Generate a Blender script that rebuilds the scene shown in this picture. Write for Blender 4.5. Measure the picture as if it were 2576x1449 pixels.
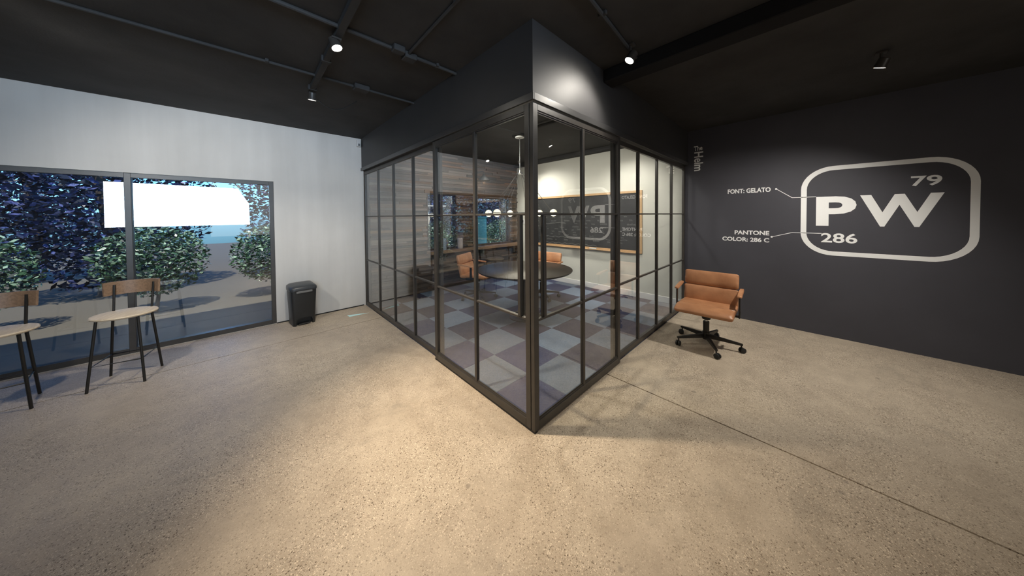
import bpy, bmesh, math, random
from mathutils import Matrix, Vector

for o in list(bpy.data.objects):
    bpy.data.objects.remove(o, do_unlink=True)
S = bpy.context.scene
COL = S.collection
PI = math.pi

# ------------------------------------------------------------------ camera
YAW, PITCH, ROLL = math.radians(46.2673), math.radians(-1.1158), math.radians(-0.4641)
CAM = Vector((-1.4371, -1.2831, 1.55))
fw = Vector((math.cos(YAW) * math.cos(PITCH), math.sin(YAW) * math.cos(PITCH), math.sin(PITCH)))
rt = Vector((math.sin(YAW), -math.cos(YAW), 0))
up = rt.cross(fw)
r2 = rt * math.cos(ROLL) + up * math.sin(ROLL)
u2 = -rt * math.sin(ROLL) + up * math.cos(ROLL)
cd = bpy.data.cameras.new('camera')
cam = bpy.data.objects.new('camera', cd)
COL.objects.link(cam)
cd.sensor_fit = 'HORIZONTAL'
cd.sensor_width = 36.0
cd.lens = 691.49 * 36.0 / 2576.0
cd.shift_y = -(724.5 - 556.97) / 2576.0
cd.clip_start = 0.05
cd.clip_end = 200
cam.matrix_world = Matrix(((r2.x, u2.x, -fw.x, CAM.x), (r2.y, u2.y, -fw.y, CAM.y), (r2.z, u2.z, -fw.z, CAM.z), (0, 0, 0, 1)))
S.camera = cam

# ------------------------------------------------------------------ view, world, lights
S.view_settings.view_transform = 'Standard'
S.view_settings.look = 'None'
S.view_settings.exposure = 1.4
S.view_settings.gamma = 1.0
S.view_settings.use_curve_mapping = False
S.cycles.max_bounces = 10
S.cycles.transparent_max_bounces = 24
S.cycles.glossy_bounces = 5
S.cycles.caustics_reflective = False
S.cycles.caustics_refractive = False
S.cycles.sample_clamp_indirect = 6.0

W = bpy.data.worlds.new('world')
S.world = W
W.use_nodes = True
wn = W.node_tree
wn.nodes.clear()
sky = wn.nodes.new('ShaderNodeTexSky')
sky.sky_type = 'NISHITA'
sky.sun_disc = False
sky.sun_elevation = math.radians(28)
sky.sun_rotation = math.radians(150)
bg = wn.nodes.new('ShaderNodeBackground')
bg.inputs['Strength'].default_value = 0.15
wo = wn.nodes.new('ShaderNodeOutputWorld')
tint = wn.nodes.new('ShaderNodeMix')
tint.data_type = 'RGBA'
tint.blend_type = 'MULTIPLY'
tint.inputs[0].default_value = 1.0
tint.inputs[7].default_value = (0.25, 0.55, 1.0, 1)
wn.links.new(sky.outputs[0], tint.inputs[6])
wn.links.new(tint.outputs[2], bg.inputs[0])
wn.links.new(bg.outputs[0], wo.inputs[0])

WARM = (1.0, 0.83, 0.62)
NEUT = (1.0, 0.94, 0.84)
COOL = (0.62, 0.80, 1.0)


def lamp(name, kind, loc, energy, color, target=None, size=0.05, angle=90, blend=0.5, sy=None):
    l = bpy.data.lights.new(name, kind)
    l.energy = energy
    l.color = color
    if kind == 'AREA':
        l.size = size
        if sy:
            l.shape = 'RECTANGLE'
            l.size_y = sy
    else:
        l.shadow_soft_size = size
    if kind == 'SPOT':
        l.spot_size = math.radians(angle)
        l.spot_blend = blend
    o = bpy.data.objects.new(name, l)
    COL.objects.link(o)
    o.location = loc
    if target is not None:
        d = Vector(target) - Vector(loc)
        o.rotation_euler = d.to_track_quat('-Z', 'Y').to_euler()
    return o


# area fills added behind the photographer, standing for unseen daylight and room light
lamp('cool_daylight_fill', 'AREA', (-3.0, -5.3, 2.0), 13, COOL, (-1.3, 4.0, 2.9), size=3.2, sy=1.4).data.spread = math.radians(48)
lamp('warm_rear_fill', 'AREA', (-0.6, -4.8, 1.9), 7, (1.0, 0.93, 0.84), (0, 0, 1.2), size=3.6, sy=2.0)
# sun that lights the planting outside the meeting room windows
sun = lamp('sun', 'SUN', (0, 0, 9), 2.2, (1.0, 0.96, 0.9), None, size=0.02)
sun.rotation_euler = (math.radians(24), 0, math.radians(-12))
sun.data.angle = 0.02

# ------------------------------------------------------------------ dimensions (metres)
LY = 4.011       # left glazed wall length / plane of grey wall and wooden wall
RX = 3.818       # right glazed wall length / plane of white wall and dark wall
ZC = 2.912       # ceiling
ZR1, ZR2 = 1.5626, 0.7998
ZTB, ZTT = 2.3536, 2.4061
OUT = 5.6        # extent of the open floor behind the photographer

# ------------------------------------------------------------------ material helpers


def mat(name, color, rough=0.5, metal=0.0, spec=0.5, coat=0.0):
    m = bpy.data.materials.new(name)
    m.use_nodes = True
    b = m.node_tree.nodes['Principled BSDF']
    b.inputs['Base Color'].default_value = (*color, 1)
    b.inputs['Roughness'].default_value = rough
    b.inputs['Metallic'].default_value = metal
    b.inputs['Specular IOR Level'].default_value = spec
    b.inputs['Coat Weight'].default_value = coat
    m.diffuse_color = (*color, 1)
    return m


def nd(m, kind, **kw):
    n = m.node_tree.nodes.new(kind)
    for k, v in kw.items():
        setattr(n, k, v)
    return n


def lk(m, a, b):
    m.node_tree.links.new(a, b)


def bsdf(m):
    return m.node_tree.nodes['Principled BSDF']


def ramp(m, fac, stops):
    r = nd(m, 'ShaderNodeValToRGB')
    cr = r.color_ramp
    while len(cr.elements) < len(stops):
        cr.elements.new(0.5)
    for e, (p, c) in zip(cr.elements, stops):
        e.position = p
        e.color = (*c, 1) if len(c) == 3 else c
    lk(m, fac, r.inputs[0])
    return r.outputs[0]


def noise(m, scale, detail=4, rough=0.5, vec=None, dist=0.0):
    n = nd(m, 'ShaderNodeTexNoise')
    n.inputs['Scale'].default_value = scale
    n.inputs['Detail'].default_value = detail
    n.inputs['Roughness'].default_value = rough
    n.inputs['Distortion'].default_value = dist
    if vec is not None:
        lk(m, vec, n.inputs['Vector'])
    return n.outputs['Fac']


def mix(m, fac, a, b, blend='MIX'):
    n = nd(m, 'ShaderNodeMix', data_type='RGBA', blend_type=blend)
    for sock, v in ((n.inputs[0], fac), (n.inputs[6], a), (n.inputs[7], b)):
        if hasattr(v, 'is_linked') or hasattr(v, 'links'):
            lk(m, v, sock)
        elif isinstance(v, (int, float)):
            sock.default_value = v
        else:
            sock.default_value = (*v, 1)
    return n.outputs[2]


def objco(m, scale=(1, 1, 1)):
    t = nd(m, 'ShaderNodeTexCoord')
    mp = nd(m, 'ShaderNodeMapping')
    mp.inputs['Scale'].default_value = scale
    lk(m, t.outputs['Object'], mp.inputs['Vector'])
    return mp.outputs[0]


def bump(m, h, strength=0.2, dist=0.01):
    b = nd(m, 'ShaderNodeBump')
    b.inputs['Strength'].default_value = strength
    b.inputs['Distance'].default_value = dist
    lk(m, h, b.inputs['Height'])
    lk(m, b.outputs[0], bsdf(m).inputs['Normal'])


def math_n(m, op, a, b=None):
    n = nd(m, 'ShaderNodeMath', operation=op)
    for i, v in enumerate((a, b)):
        if v is None:
            continue
        if isinstance(v, (int, float)):
            n.inputs[i].default_value = v
        else:
            lk(m, v, n.inputs[i])
    return n.outputs[0]


def emis(name, color, strength):
    m = mat(name, color, 0.4)
    b = bsdf(m)
    b.inputs['Emission Color'].default_value = (*color, 1)
    b.inputs['Emission Strength'].default_value = strength
    return m


# ------------------------------------------------------------------ materials
def concrete_floor():
    m = mat('polished_concrete', (0.5, 0.4, 0.28), 0.42, spec=0.35)
    co = objco(m)
    big = noise(m, 1.1, 5, 0.6, co)
    base = ramp(m, big, [(0.3, (0.385, 0.315, 0.245)), (0.5, (0.485, 0.405, 0.315)), (0.72, (0.59, 0.50, 0.39))])
    med = noise(m, 7, 6, 0.65, co, 0.4)
    base = mix(m, 0.35, base, ramp(m, med, [(0.3, (0.29, 0.24, 0.19)), (0.7, (0.65, 0.555, 0.445))]))
    # aggregate chips: two sizes, some dark, some pale
    expose = ramp(m, noise(m, 1.6, 3, 0.5, co), [(0.34, (0.25, 0.25, 0.25)), (0.58, (1, 1, 1))])
    h = None
    for sc, seed in ((120, 0.0), (250, 3.7)):
        v = nd(m, 'ShaderNodeTexVoronoi', feature='F1')
        v.inputs['Scale'].default_value = sc
        mp = nd(m, 'ShaderNodeMapping')
        mp.inputs['Location'].default_value = (seed, seed * 2, 0)
        lk(m, co, mp.inputs['Vector'])
        lk(m, mp.outputs[0], v.inputs['Vector'])
        sep = nd(m, 'ShaderNodeSeparateColor')
        lk(m, v.outputs['Color'], sep.inputs[0])
        near = math_n(m, 'LESS_THAN', v.outputs['Distance'], 0.42)
        dark = math_n(m, 'MULTIPLY', math_n(m, 'MULTIPLY', math_n(m, 'LESS_THAN', sep.outputs[0], 0.13), near), expose)
        pale = math_n(m, 'MULTIPLY', math_n(m, 'MULTIPLY', math_n(m, 'GREATER_THAN', sep.outputs[0], 0.80), near), expose)
        midc = math_n(m, 'MULTIPLY', math_n(m, 'MULTIPLY', math_n(m, 'LESS_THAN', sep.outputs[1], 0.35), near), expose)
        base = mix(m, math_n(m, 'MULTIPLY', midc, 0.45), base, (0.30, 0.215, 0.14))
        base = mix(m, math_n(m, 'MULTIPLY', dark, 0.95), base, (0.13, 0.095, 0.065))
        base = mix(m, math_n(m, 'MULTIPLY', pale, 0.65), base, (0.86, 0.76, 0.62))
    # stains with a shape of their own
    st = ramp(m, noise(m, 2.3, 6, 0.7, objco(m, (0.5, 1.4, 1)), 1.2), [(0.58, (0, 0, 0)), (0.75, (0.5, 0.5, 0.5))])
    base = mix(m, st, base, (0.27, 0.235, 0.195))
    spot = nd(m, 'ShaderNodeTexVoronoi', feature='F1')
    spot.inputs['Scale'].default_value = 3.2
    lk(m, co, spot.inputs['Vector'])
    sp = ramp(m, spot.outputs['Distance'], [(0.035, (0.6, 0.6, 0.6)), (0.06, (0, 0, 0))])
    base = mix(m, sp, base, (0.24, 0.20, 0.165))
    lk(m, base, bsdf(m).inputs['Base Color'])
    lk(m, ramp(m, med, [(0.2, (0.36,) * 3), (0.8, (0.52,) * 3)]), bsdf(m).inputs['Roughness'])
    return m


def painted(name, color, var=0.12, rough=0.6, scale=3.0, spec=0.3, bmp=0.08):
    m = mat(name, color, rough, spec=spec)
    co = objco(m)
    n = noise(m, scale, 6, 0.6, co)
    lo = tuple(c * (1 - var) for c in color)
    hi = tuple(min(1, c * (1 + var)) for c in color)
    lk(m, ramp(m, n, [(0.3, lo), (0.7, hi)]), bsdf(m).inputs['Base Color'])
    bump(m, noise(m, 60, 4, 0.6, co), bmp, 0.004)
    return m


def grey_wall_mat():
    m = mat('grey_plaster', (0.46, 0.455, 0.45), 0.75, spec=0.2)
    streak = noise(m, 2.4, 4, 0.6, objco(m, (1.8, 1.0, 0.12)))
    cloud = noise(m, 1.2, 5, 0.6, objco(m))
    c = ramp(m, streak, [(0.35, (0.57, 0.555, 0.535)), (0.65, (0.65, 0.635, 0.615))])
    c = mix(m, 0.35, c, ramp(m, cloud, [(0.3, (0.53, 0.525, 0.515)), (0.7, (0.70, 0.69, 0.675))]))
    lk(m, c, bsdf(m).inputs['Base Color'])
    bump(m, noise(m, 25, 5, 0.6, objco(m)), 0.06, 0.004)
    return m


def plank_mat(name, c0, c1, c2):
    m = mat(name, c1, 0.75, spec=0.25)
    g = noise(m, 9, 6, 0.65, objco(m, (0.6, 8, 9)), 0.6)
    inf = nd(m, 'ShaderNodeObjectInfo')
    v = math_n(m, 'ADD', math_n(m, 'MULTIPLY', g, 0.6), math_n(m, 'MULTIPLY', inf.outputs['Random'], 0.42))
    lk(m, ramp(m, v, [(0.25, c0), (0.5, c1), (0.75, c2)]), bsdf(m).inputs['Base Color'])
    bump(m, g, 0.5, 0.006)
    return m


def wood_mat(name, c0, c1, sc=(1, 12, 12), rough=0.45):
    m = mat(name, c1, rough)
    g = noise(m, 5, 6, 0.6, objco(m, sc), 0.8)
    lk(m, ramp(m, g, [(0.3, c0), (0.7, c1)]), bsdf(m).inputs['Base Color'])
    bump(m, g, 0.12, 0.002)
    return m


def leather_mat():
    m = mat('tan_leather', (0.40, 0.165, 0.08), 0.42, spec=0.45)
    co = objco(m)
    n = noise(m, 6, 5, 0.6, co)
    lk(m, ramp(m, n, [(0.3, (0.37, 0.165, 0.078)), (0.7, (0.55, 0.27, 0.135))]), bsdf(m).inputs['Base Color'])
    v = nd(m, 'ShaderNodeTexVoronoi')
    v.inputs['Scale'].default_value = 260
    lk(m, co, v.inputs['Vector'])
    h = math_n(m, 'ADD', math_n(m, 'MULTIPLY', v.outputs['Distance'], 0.3), noise(m, 14, 3, 0.5, co))
    bump(m, h, 0.12, 0.004)
    return m


def carpet_mat(name, c):
    m = mat(name, c, 0.95, spec=0.1)
    co = objco(m)
    n = noise(m, 130, 3, 0.7, co)
    n2 = noise(m, 5, 4, 0.6, co)
    lo = tuple(x * 0.72 for x in c)
    hi = tuple(x * 1.3 for x in c)
    a = ramp(m, n, [(0.3, lo), (0.7, hi)])
    a = mix(m, 0.3, a, ramp(m, n2, [(0.3, lo), (0.7, hi)]))
    lk(m, a, bsdf(m).inputs['Base Color'])
    bump(m, n, 0.35, 0.004)
    return m


def glass_mat(name, tint=(0.97, 0.985, 0.98), f0=0.08):
    m = bpy.data.materials.new(name)
    m.use_nodes = True
    t = m.node_tree
    t.nodes.clear()
    out = t.nodes.new('ShaderNodeOutputMaterial')
    tr = t.nodes.new('ShaderNodeBsdfTransparent')
    tr.inputs[0].default_value = (*tint, 1)
    gl = t.nodes.new('ShaderNodeBsdfGlossy')
    gl.inputs['Roughness'].default_value = 0.0
    gl.inputs['Color'].default_value = (1, 1, 1, 1)
    lw = t.nodes.new('ShaderNodeLayerWeight')
    lw.inputs['Blend'].default_value = 0.5
    p = math_n(m, 'POWER', lw.outputs['Facing'], 4.4)
    f = math_n(m, 'ADD', math_n(m, 'MULTIPLY', p, 1 - f0), f0)
    mx = t.nodes.new('ShaderNodeMixShader')
    lk(m, f, mx.inputs[0])
    lk(m, tr.outputs[0], mx.inputs[1])
    lk(m, gl.outputs[0], mx.inputs[2])
    lk(m, mx.outputs[0], out.inputs[0])
    return m


M_FLOOR = concrete_floor()
M_JOINT = mat('joint_filler', (0.12, 0.1, 0.08), 0.9)
M_CEIL = painted('black_ceiling_paint', (0.049, 0.049, 0.050), 0.25, 0.8, 1.6, 0.2, 0.3)
M_BEAM = painted('matt_black_beam_paint', (0.016, 0.016, 0.017), 0.1, 0.8, 2.0, 0.15, 0.04)
M_SOFFIT = painted('black_wall_paint', (0.047, 0.046, 0.048), 0.08, 0.55, 2.0, 0.35, 0.04)
M_DARK = painted('charcoal_wall_paint', (0.064, 0.064, 0.078), 0.08, 0.6, 1.5, 0.3, 0.04)
M_GREY = grey_wall_mat()
M_WHITE = painted('off_white_paint', (0.60, 0.595, 0.54), 0.03, 0.6, 2.0, 0.3, 0.04)
M_TRIMW = mat('white_gloss_paint', (0.72, 0.71, 0.70), 0.4)
M_METAL = painted('black_powder_coat', (0.047, 0.042, 0.038), 0.15, 0.38, 8.0, 0.5, 0.03)
M_TRIM = painted('black_satin_trim', (0.050, 0.049, 0.050), 0.1, 0.35, 6.0, 0.5, 0.02)
M_SHADE = mat('matt_black_enamel', (0.012, 0.011, 0.010), 0.7, spec=0.2)
M_BLACK = mat('black_rubber', (0.012, 0.012, 0.012), 0.6)
M_GLASS = glass_mat('clear_glass')
M_GLASSB = glass_mat('bulb_glass', (0.97, 0.97, 0.95), 0.06)
M_LEATHER = leather_mat()
M_STEEL = mat('brushed_steel', (0.5, 0.5, 0.5), 0.3, 1.0)
M_CHAIRM = mat('bronze_black_metal', (0.022, 0.020, 0.018), 0.4, 0.3)
M_TABLE = wood_mat('dark_stained_oak', (0.030, 0.024, 0.019), (0.062, 0.050, 0.040), rough=0.35)
M_OAK = wood_mat('pale_oak', (0.42, 0.26, 0.13), (0.58, 0.38, 0.20))
M_SEAT = wood_mat('pale_ash_seat', (0.58, 0.46, 0.32), (0.76, 0.64, 0.48))
M_LEDGE = wood_mat('brown_counter_wood', (0.17, 0.105, 0.065), (0.30, 0.19, 0.12))
M_SLATE = painted('blackboard_slate', (0.035, 0.036, 0.037), 0.25, 0.7, 5.0, 0.25, 0.02)
M_CHALK = mat('white_chalk', (0.22, 0.22, 0.215), 0.95)
M_LETTER = mat('white_vinyl', (0.86, 0.87, 0.88), 0.6)
M_BIN = painted('black_plastic', (0.015, 0.0155, 0.016), 0.1, 0.42, 12, 0.5, 0.05)
M_BINLID = painted('dark_grey_plastic', (0.040, 0.044, 0.050), 0.1, 0.33, 12, 0.5, 0.05)
M_GRIP = mat('light_grey_plastic', (0.16, 0.16, 0.16), 0.35)
M_WPLAST = mat('white_plastic', (0.62, 0.62, 0.62), 0.4)
M_SUNSLIVER = mat('pale_cyan_sunlight', (0.62, 0.92, 0.95), 0.7)
M_WOODS = [plank_mat('reclaimed_grey', (0.060, 0.047, 0.039), (0.155, 0.119, 0.095), (0.30, 0.235, 0.19)),
           plank_mat('reclaimed_brown', (0.050, 0.032, 0.022), (0.14, 0.088, 0.058), (0.27, 0.18, 0.125)),
           plank_mat('reclaimed_orange', (0.10, 0.052, 0.025), (0.22, 0.115, 0.055), (0.34, 0.19, 0.10)),
           plank_mat('reclaimed_dark', (0.025, 0.018, 0.014), (0.065, 0.045, 0.035), (0.13, 0.095, 0.075))]
M_CARPET = [carpet_mat('carpet_blue_grey', (0.155, 0.205, 0.29)), carpet_mat('carpet_plum_grey', (0.042, 0.043, 0.078)),
            carpet_mat('carpet_slate', (0.12, 0.15, 0.205)), carpet_mat('carpet_navy', (0.042, 0.052, 0.115))]
M_LAMP = emis('lit_lamp_face', (1.0, 0.93, 0.80), 60.0)
M_GLOBE = emis('lit_globe_glass', (1.0, 0.92, 0.66), 1.3)
M_GLOBEC = emis('lit_globe_upper_glass', (1.0, 0.93, 0.74), 0.26)
M_SCONCE = emis('warm_bulb', (1.0, 0.72, 0.42), 2.5)
M_PATH = mat('garden_soil', (0.10, 0.085, 0.06), 0.9)

# ------------------------------------------------------------------ geometry helpers


class MB:
    """collects simple solids into one bmesh, then links them as one mesh object"""

    def __init__(self):
        self.bm = bmesh.new()

    def box(self, a, b, bev=0.0, mtx=None, seg=1):
        x0, x1 = sorted((a[0], b[0]))
        y0, y1 = sorted((a[1], b[1]))
        z0, z1 = sorted((a[2], b[2]))
        vs = [self.bm.verts.new((x, y, z)) for x in (x0, x1) for y in (y0, y1) for z in (z0, z1)]
        fs = []
        for idx in ((0, 1, 3, 2), (4, 6, 7, 5), (0, 4, 5, 1), (2, 3, 7, 6), (0, 2, 6, 4), (1, 5, 7, 3)):
            fs.append(self.bm.faces.new([vs[i] for i in idx]))
        new = set(vs)
        if bev > 0:
            es = list({e for f in fs for e in f.edges})
            r = bmesh.ops.bevel(self.bm, geom=es, offset=bev, segments=seg, profile=0.5, affect='EDGES')
            new = {v for v in new if v.is_valid} | set(r['verts'])
        if mtx is not None:
            bmesh.ops.transform(self.bm, matrix=mtx, verts=[v for v in new if v.is_valid])
        return self

    def tube(self, pts, r, n=10, cap=True, closed=False):
        pts = [Vector(p) for p in pts]
        rings = []
        N = len(pts)
        prev = None
        for i, p in enumerate(pts):
            if closed:
                d = pts[(i + 1) % N] - pts[i - 1]
            else:
                d = pts[min(i + 1, N - 1)] - pts[max(i - 1, 0)]
            d.normalize()
            if prev is None:
                ref = Vector((0, 0, 1)) if abs(d.z) < 0.9 else Vector((1, 0, 0))
                a = d.cross(ref).normalized()
            else:
                a = (prev - d * prev.dot(d)).normalized()
            prev = a
            b = d.cross(a)
            rr = r[i] if isinstance(r, (list, tuple)) else r
            rings.append([self.bm.verts.new(p + (a * math.cos(t) + b * math.sin(t)) * rr) for t in [2 * PI * k / n for k in range(n)]])
        rng = range(N if closed else N - 1)
        for i in rng:
            A, B = rings[i], rings[(i + 1) % N]
            for k in range(n):
                self.bm.faces.new((A[k], A[(k + 1) % n], B[(k + 1) % n], B[k]))
        if cap and not closed:
            self.bm.faces.new(rings[0][::-1])
            self.bm.faces.new(rings[-1])
        return self

    def lathe(self, prof, c=(0, 0, 0), n=24, cap=True, mtx=None):
        rings = []
        allv = []
        for (r, z) in prof:
            ring = [self.bm.verts.new((c[0] + r * math.cos(t), c[1] + r * math.sin(t), c[2] + z)) for t in [2 * PI * k / n for k in range(n)]]
            rings.append(ring)
            allv += ring
        for i in range(len(rings) - 1):
            A, B = rings[i], rings[i + 1]
            for k in range(n):
                self.bm.faces.new((A[k], A[(k + 1) % n], B[(k + 1) % n], B[k]))
        if cap:
            self.bm.faces.new(rings[0][::-1])
            self.bm.faces.new(rings[-1])
        if mtx is not None:
            bmesh.ops.transform(self.bm, matrix=mtx, verts=allv)
        return self

    def loft(self, loops, cap=True):
        R = [[self.bm.verts.new(p) for p in lp] for lp in loops]
        n = len(R[0])
        for i in range(len(R) - 1):
            for k in range(n):
                self.bm.faces.new((R[i][k], R[i][(k + 1) % n], R[i + 1][(k + 1) % n], R[i + 1][k]))
        if cap:
            self.bm.faces.new(R[0][::-1])
            self.bm.faces.new(R[-1])
        return self

    def poly(self, pts):
        self.bm.faces.new([self.bm.verts.new(p) for p in pts])
        return self

    def mesh(self, name, m, smooth=False, org=None, angle=40):
        bmesh.ops.recalc_face_normals(self.bm, faces=self.bm.faces[:])
        me = bpy.data.meshes.new(name)
        if org is not None:
            bmesh.ops.translate(self.bm, vec=-Vector(org), verts=self.bm.verts[:])
        self.bm.to_mesh(me)
        self.bm.free()
        if m is not None:
            me.materials.append(m)
        if smooth:
            for p in me.polygons:
                p.use_smooth = True
            try:
                me.set_sharp_from_angle(angle=math.radians(angle))
            except Exception:
                pass
        return me

    def build(self, name, m, parent=None, smooth=False, org=None, loc=None, angle=40):
        if org is None and parent is not None and parent.get('_org'):
            org = parent['_org']
        me = self.mesh(name, m, smooth, org, angle)
        o = bpy.data.objects.new(name, me)
        COL.objects.link(o)
        if parent is not None:
            o.parent = parent
        if loc is not None:
            o.location = loc
        return o


def thing(name, label, cat, loc=(0, 0, 0), rz=0.0, group=None, world=False):
    """world=True: parts are modelled in world coordinates and shifted to the root"""
    o = bpy.data.objects.new(name, None)
    COL.objects.link(o)
    o.empty_display_size = 0.1
    o.location = loc
    o.rotation_euler = (0, 0, rz)
    o['label'] = label
    o['category'] = cat
    if group:
        o['group'] = group
    if world:
        ORG[o.name] = tuple(loc)
    return o


ORG = {}


def part(mb, name, m, parent, smooth=False, angle=40):
    org = ORG.get(parent.name)
    if org is None and parent.parent is not None:
        org = ORG.get(parent.parent.name)
    return mb.build(name, m, parent, smooth, org, None, angle)


def tag(o, label, cat, group=None):
    o['label'] = label
    o['category'] = cat
    if group:
        o['group'] = group
    return o


def struct(o):
    o['kind'] = 'structure'
    return o


def stuff(o):
    o['kind'] = 'stuff'
    return o


def copy_tree(o, parent=None):
    c = o.copy()
    COL.objects.link(c)
    if parent is not None:
        c.parent = parent
    for ch in list(o.children):
        copy_tree(ch, c)
    return c


# ================================================================== SETTING
# ---- floor: concrete slabs with saw-cut joints, and carpet tiles in the room
floor = struct(MB().box((-OUT, -OUT, -0.06), (RX + 0.3, LY + 0.3, -0.03)).build('floor', M_JOINT))
J = 0.006


def slab(pts):
    mb = MB()
    top = [(x, y, 0.0) for x, y in pts]
    bot = [(x, y, -0.03) for x, y in pts]
    mb.loft([bot, top])
    return mb.build('slab', M_FLOOR, floor)


slab([(-OUT, 3.17 + J), (0.03, 3.17 + J), (0.03, LY), (-OUT, LY)])
slab([(-OUT, -OUT), (1.06 - J, -OUT), (1.06 - J, 0.03), (0.03, 0.03), (0.03, 3.17 - J), (-OUT, 3.17 - J)])
slab([(1.06 + J, -OUT), (RX, -OUT), (RX, 0.03), (1.06 + J, 0.03)])

TS = 0.515
random.seed(5)
tile_mesh = []
for m in M_CARPET:
    mb = MB().box((-TS / 2 + 0.001, -TS / 2 + 0.001, -0.03), (TS / 2 - 0.001, TS / 2 - 0.001, 0.003), 0.002)
    tile_mesh.append(mb.mesh('carpet_tile', m))
for i in range(8):
    for j in range(8):
        x0, y0 = 0.0 + i * TS, 0.03 + j * TS
        x1, y1 = min(x0 + TS, RX), min(y0 + TS, LY)
        x0, y0 = max(x0, 0.035), max(y0, 0.035)
        par = (i + j + 1) % 2
        k = (0 if random.random() < 0.6 else 2) if par == 0 else (1 if random.random() < 0.6 else 3)
        if x1 - x0 > TS - 0.01 and y1 - y0 > TS - 0.01:
            o = bpy.data.objects.new('carpet_tile', tile_mesh[k])
            COL.objects.link(o)
            o.parent = floor
            o.location = (x0 + TS / 2, y0 + TS / 2, 0)
        elif x1 - x0 > 0.03 and y1 - y0 > 0.03:
            MB().box((x0 + 0.001, y0 + 0.001, -0.03), (x1 - 0.001, y1 - 0.001, 0.003), 0.002).build('carpet_tile', M_CARPET[k], floor)

# ---- ceiling
ceiling = struct(MB().box((-OUT, -OUT, ZC), (RX + 0.3, LY + 0.3, ZC + 0.12)).build('ceiling', M_CEIL))

# ---- walls
SX0, SX1, SZ = -3.75, -1.17, 2.08      # shopfront opening in the grey wall, left of the pedal bin
mb = MB()
mb.box((SX1, LY, -0.03), (0.03, LY + 0.2, ZC)).box((-OUT, LY, -0.03), (SX0, LY + 0.2, ZC)).box((SX0, LY, SZ), (SX1, LY + 0.2, ZC)).box((SX0, LY, -0.03), (SX1, LY + 0.2, 0.0))
wall_left = struct(mb.build('wall_left', M_GREY))
baseboard_left = struct(MB().box((SX1, LY - 0.008, 0.0), (0.0, LY, 0.016), 0.002).build('baseboard_left', M_BLACK))
wall_right = struct(MB().box((RX, -OUT, -0.03), (RX + 0.2, 0.06, ZC)).build('wall_right', M_DARK))
wall_meeting_right = struct(MB().box((RX, 0.06, -0.03), (RX + 0.2, LY + 0.2, ZC)).build('wall_meeting_right', M_WHITE))
baseboard_right = struct(MB().box((RX - 0.014, 0.075, 0.003), (RX, LY - 0.03, 0.115), 0.004).build('baseboard_right', M_TRIMW))
wall_rear = struct(MB().box((-OUT, -OUT - 0.2, -0.03), (RX + 0.2, -OUT, ZC)).build('wall_rear', M_GREY))
wall_entrance = struct(MB().box((-OUT - 0.2, -OUT, -0.03), (-OUT, LY, ZC)).build('wall_entrance', M_GREY))
# soffit above the glazing
wall_soffit_left = struct(MB().box((0, 0.0, ZTB + 0.004), (0.1, LY, ZC)).build('wall_soffit_left', M_SOFFIT))
wall_soffit_right = struct(MB().box((0.1, 0, ZTB + 0.004), (RX, 0.1, ZC)).build('wall_soffit_right', M_SOFFIT))
trim_1 = struct(MB().box((-0.014, -0.014, ZTB), (0.0, LY, ZTT), 0.002).build('trim_1', M_TRIM))
trim_2 = struct(MB().box((0.0, -0.014, ZTB), (RX, 0.0, ZTT), 0.002).build('trim_2', M_TRIM))
trim_3 = struct(MB().box((RX - 0.15, 0.1, ZC - 0.075), (RX, LY - 0.05, ZC)).build('trim_3', M_CEIL))

# ---- wooden wall with two window openings
WIN = [(1.20, 1.90, 0.86, 2.03), (2.33, 3.54, 0.86, 2.00)]
bk = MB()
WB0, WB1 = LY + 0.012, LY + 0.16
bk.box((0.03, WB0, -0.03), (1.20, WB1, ZC)).box((1.90, WB0, -0.03), (2.33, WB1, ZC)).box((3.54, WB0, -0.03), (RX, WB1, ZC))
bk.box((1.20, WB0, -0.03), (1.90, WB1, 0.86)).box((1.20, WB0, 2.03), (1.90, WB1, ZC))
bk.box((2.33, WB0, -0.03), (3.54, WB1, 0.86)).box((2.33, WB0, 2.00), (3.54, WB1, ZC))
wall_meeting_left = struct(bk.build('wall_meeting_left', M_WOODS[3]))
random.seed(11)
plank_count = 0


def bands(z0, z1):
    out = []
    z = z0
    while z1 - z > 0.08:
        h = random.uniform(0.036, 0.062)
        out.append((z, z + h))
        z += h
    out.append((z, z1))
    return out


for (bz0, bz1) in ((0.012, 0.86), (0.86, 2.0), (2.0, 2.03), (2.03, ZC - 0.01)):
    rows = bands(bz0, bz1) if bz1 - bz0 > 0.1 else [(bz0, bz1)]
    for (z0, z1) in rows:
        x = 0.12 - random.uniform(0, 0.5)
        while x < RX - 0.01:
            L = random.uniform(0.55, 1.7)
            a, b = max(x, 0.12), min(x + L, RX - 0.004)
            x += L
            segs = [(a, b)]
            for (wx0, wx1, wz0, wz1) in WIN:
                if z0 < wz1 - 1e-4 and z1 > wz0 + 1e-4:
                    ns = []
                    for (p, q) in segs:
                        if q <= wx0 or p >= wx1:
                            ns.append((p, q))
                        else:
                            if p < wx0:
                                ns.append((p, wx0))
                            if q > wx1:
                                ns.append((wx1, q))
                    segs = ns
            for (p, q) in segs:
                if q - p < 0.02:
                    continue
                d = random.uniform(0.004, 0.048)
                r = random.random()
                low = z1 < 0.9
                k = (3 if r < 0.68 else 1 if r < 0.95 else 0) if low else (0 if r < 0.46 else 1 if r < 0.80 else 2 if r < 0.87 else 3)  # lower rows draw darker planks, painting in light that fades towards the floor
                o = MB().box((p + 0.0015, LY + 0.011 - d, z0 + 0.0022), (q - 0.0015, LY + 0.012, z1 - 0.0022)).build('plank', M_WOODS[k], wall_meeting_left)
                plank_count += 1
print('planks', plank_count)

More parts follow.
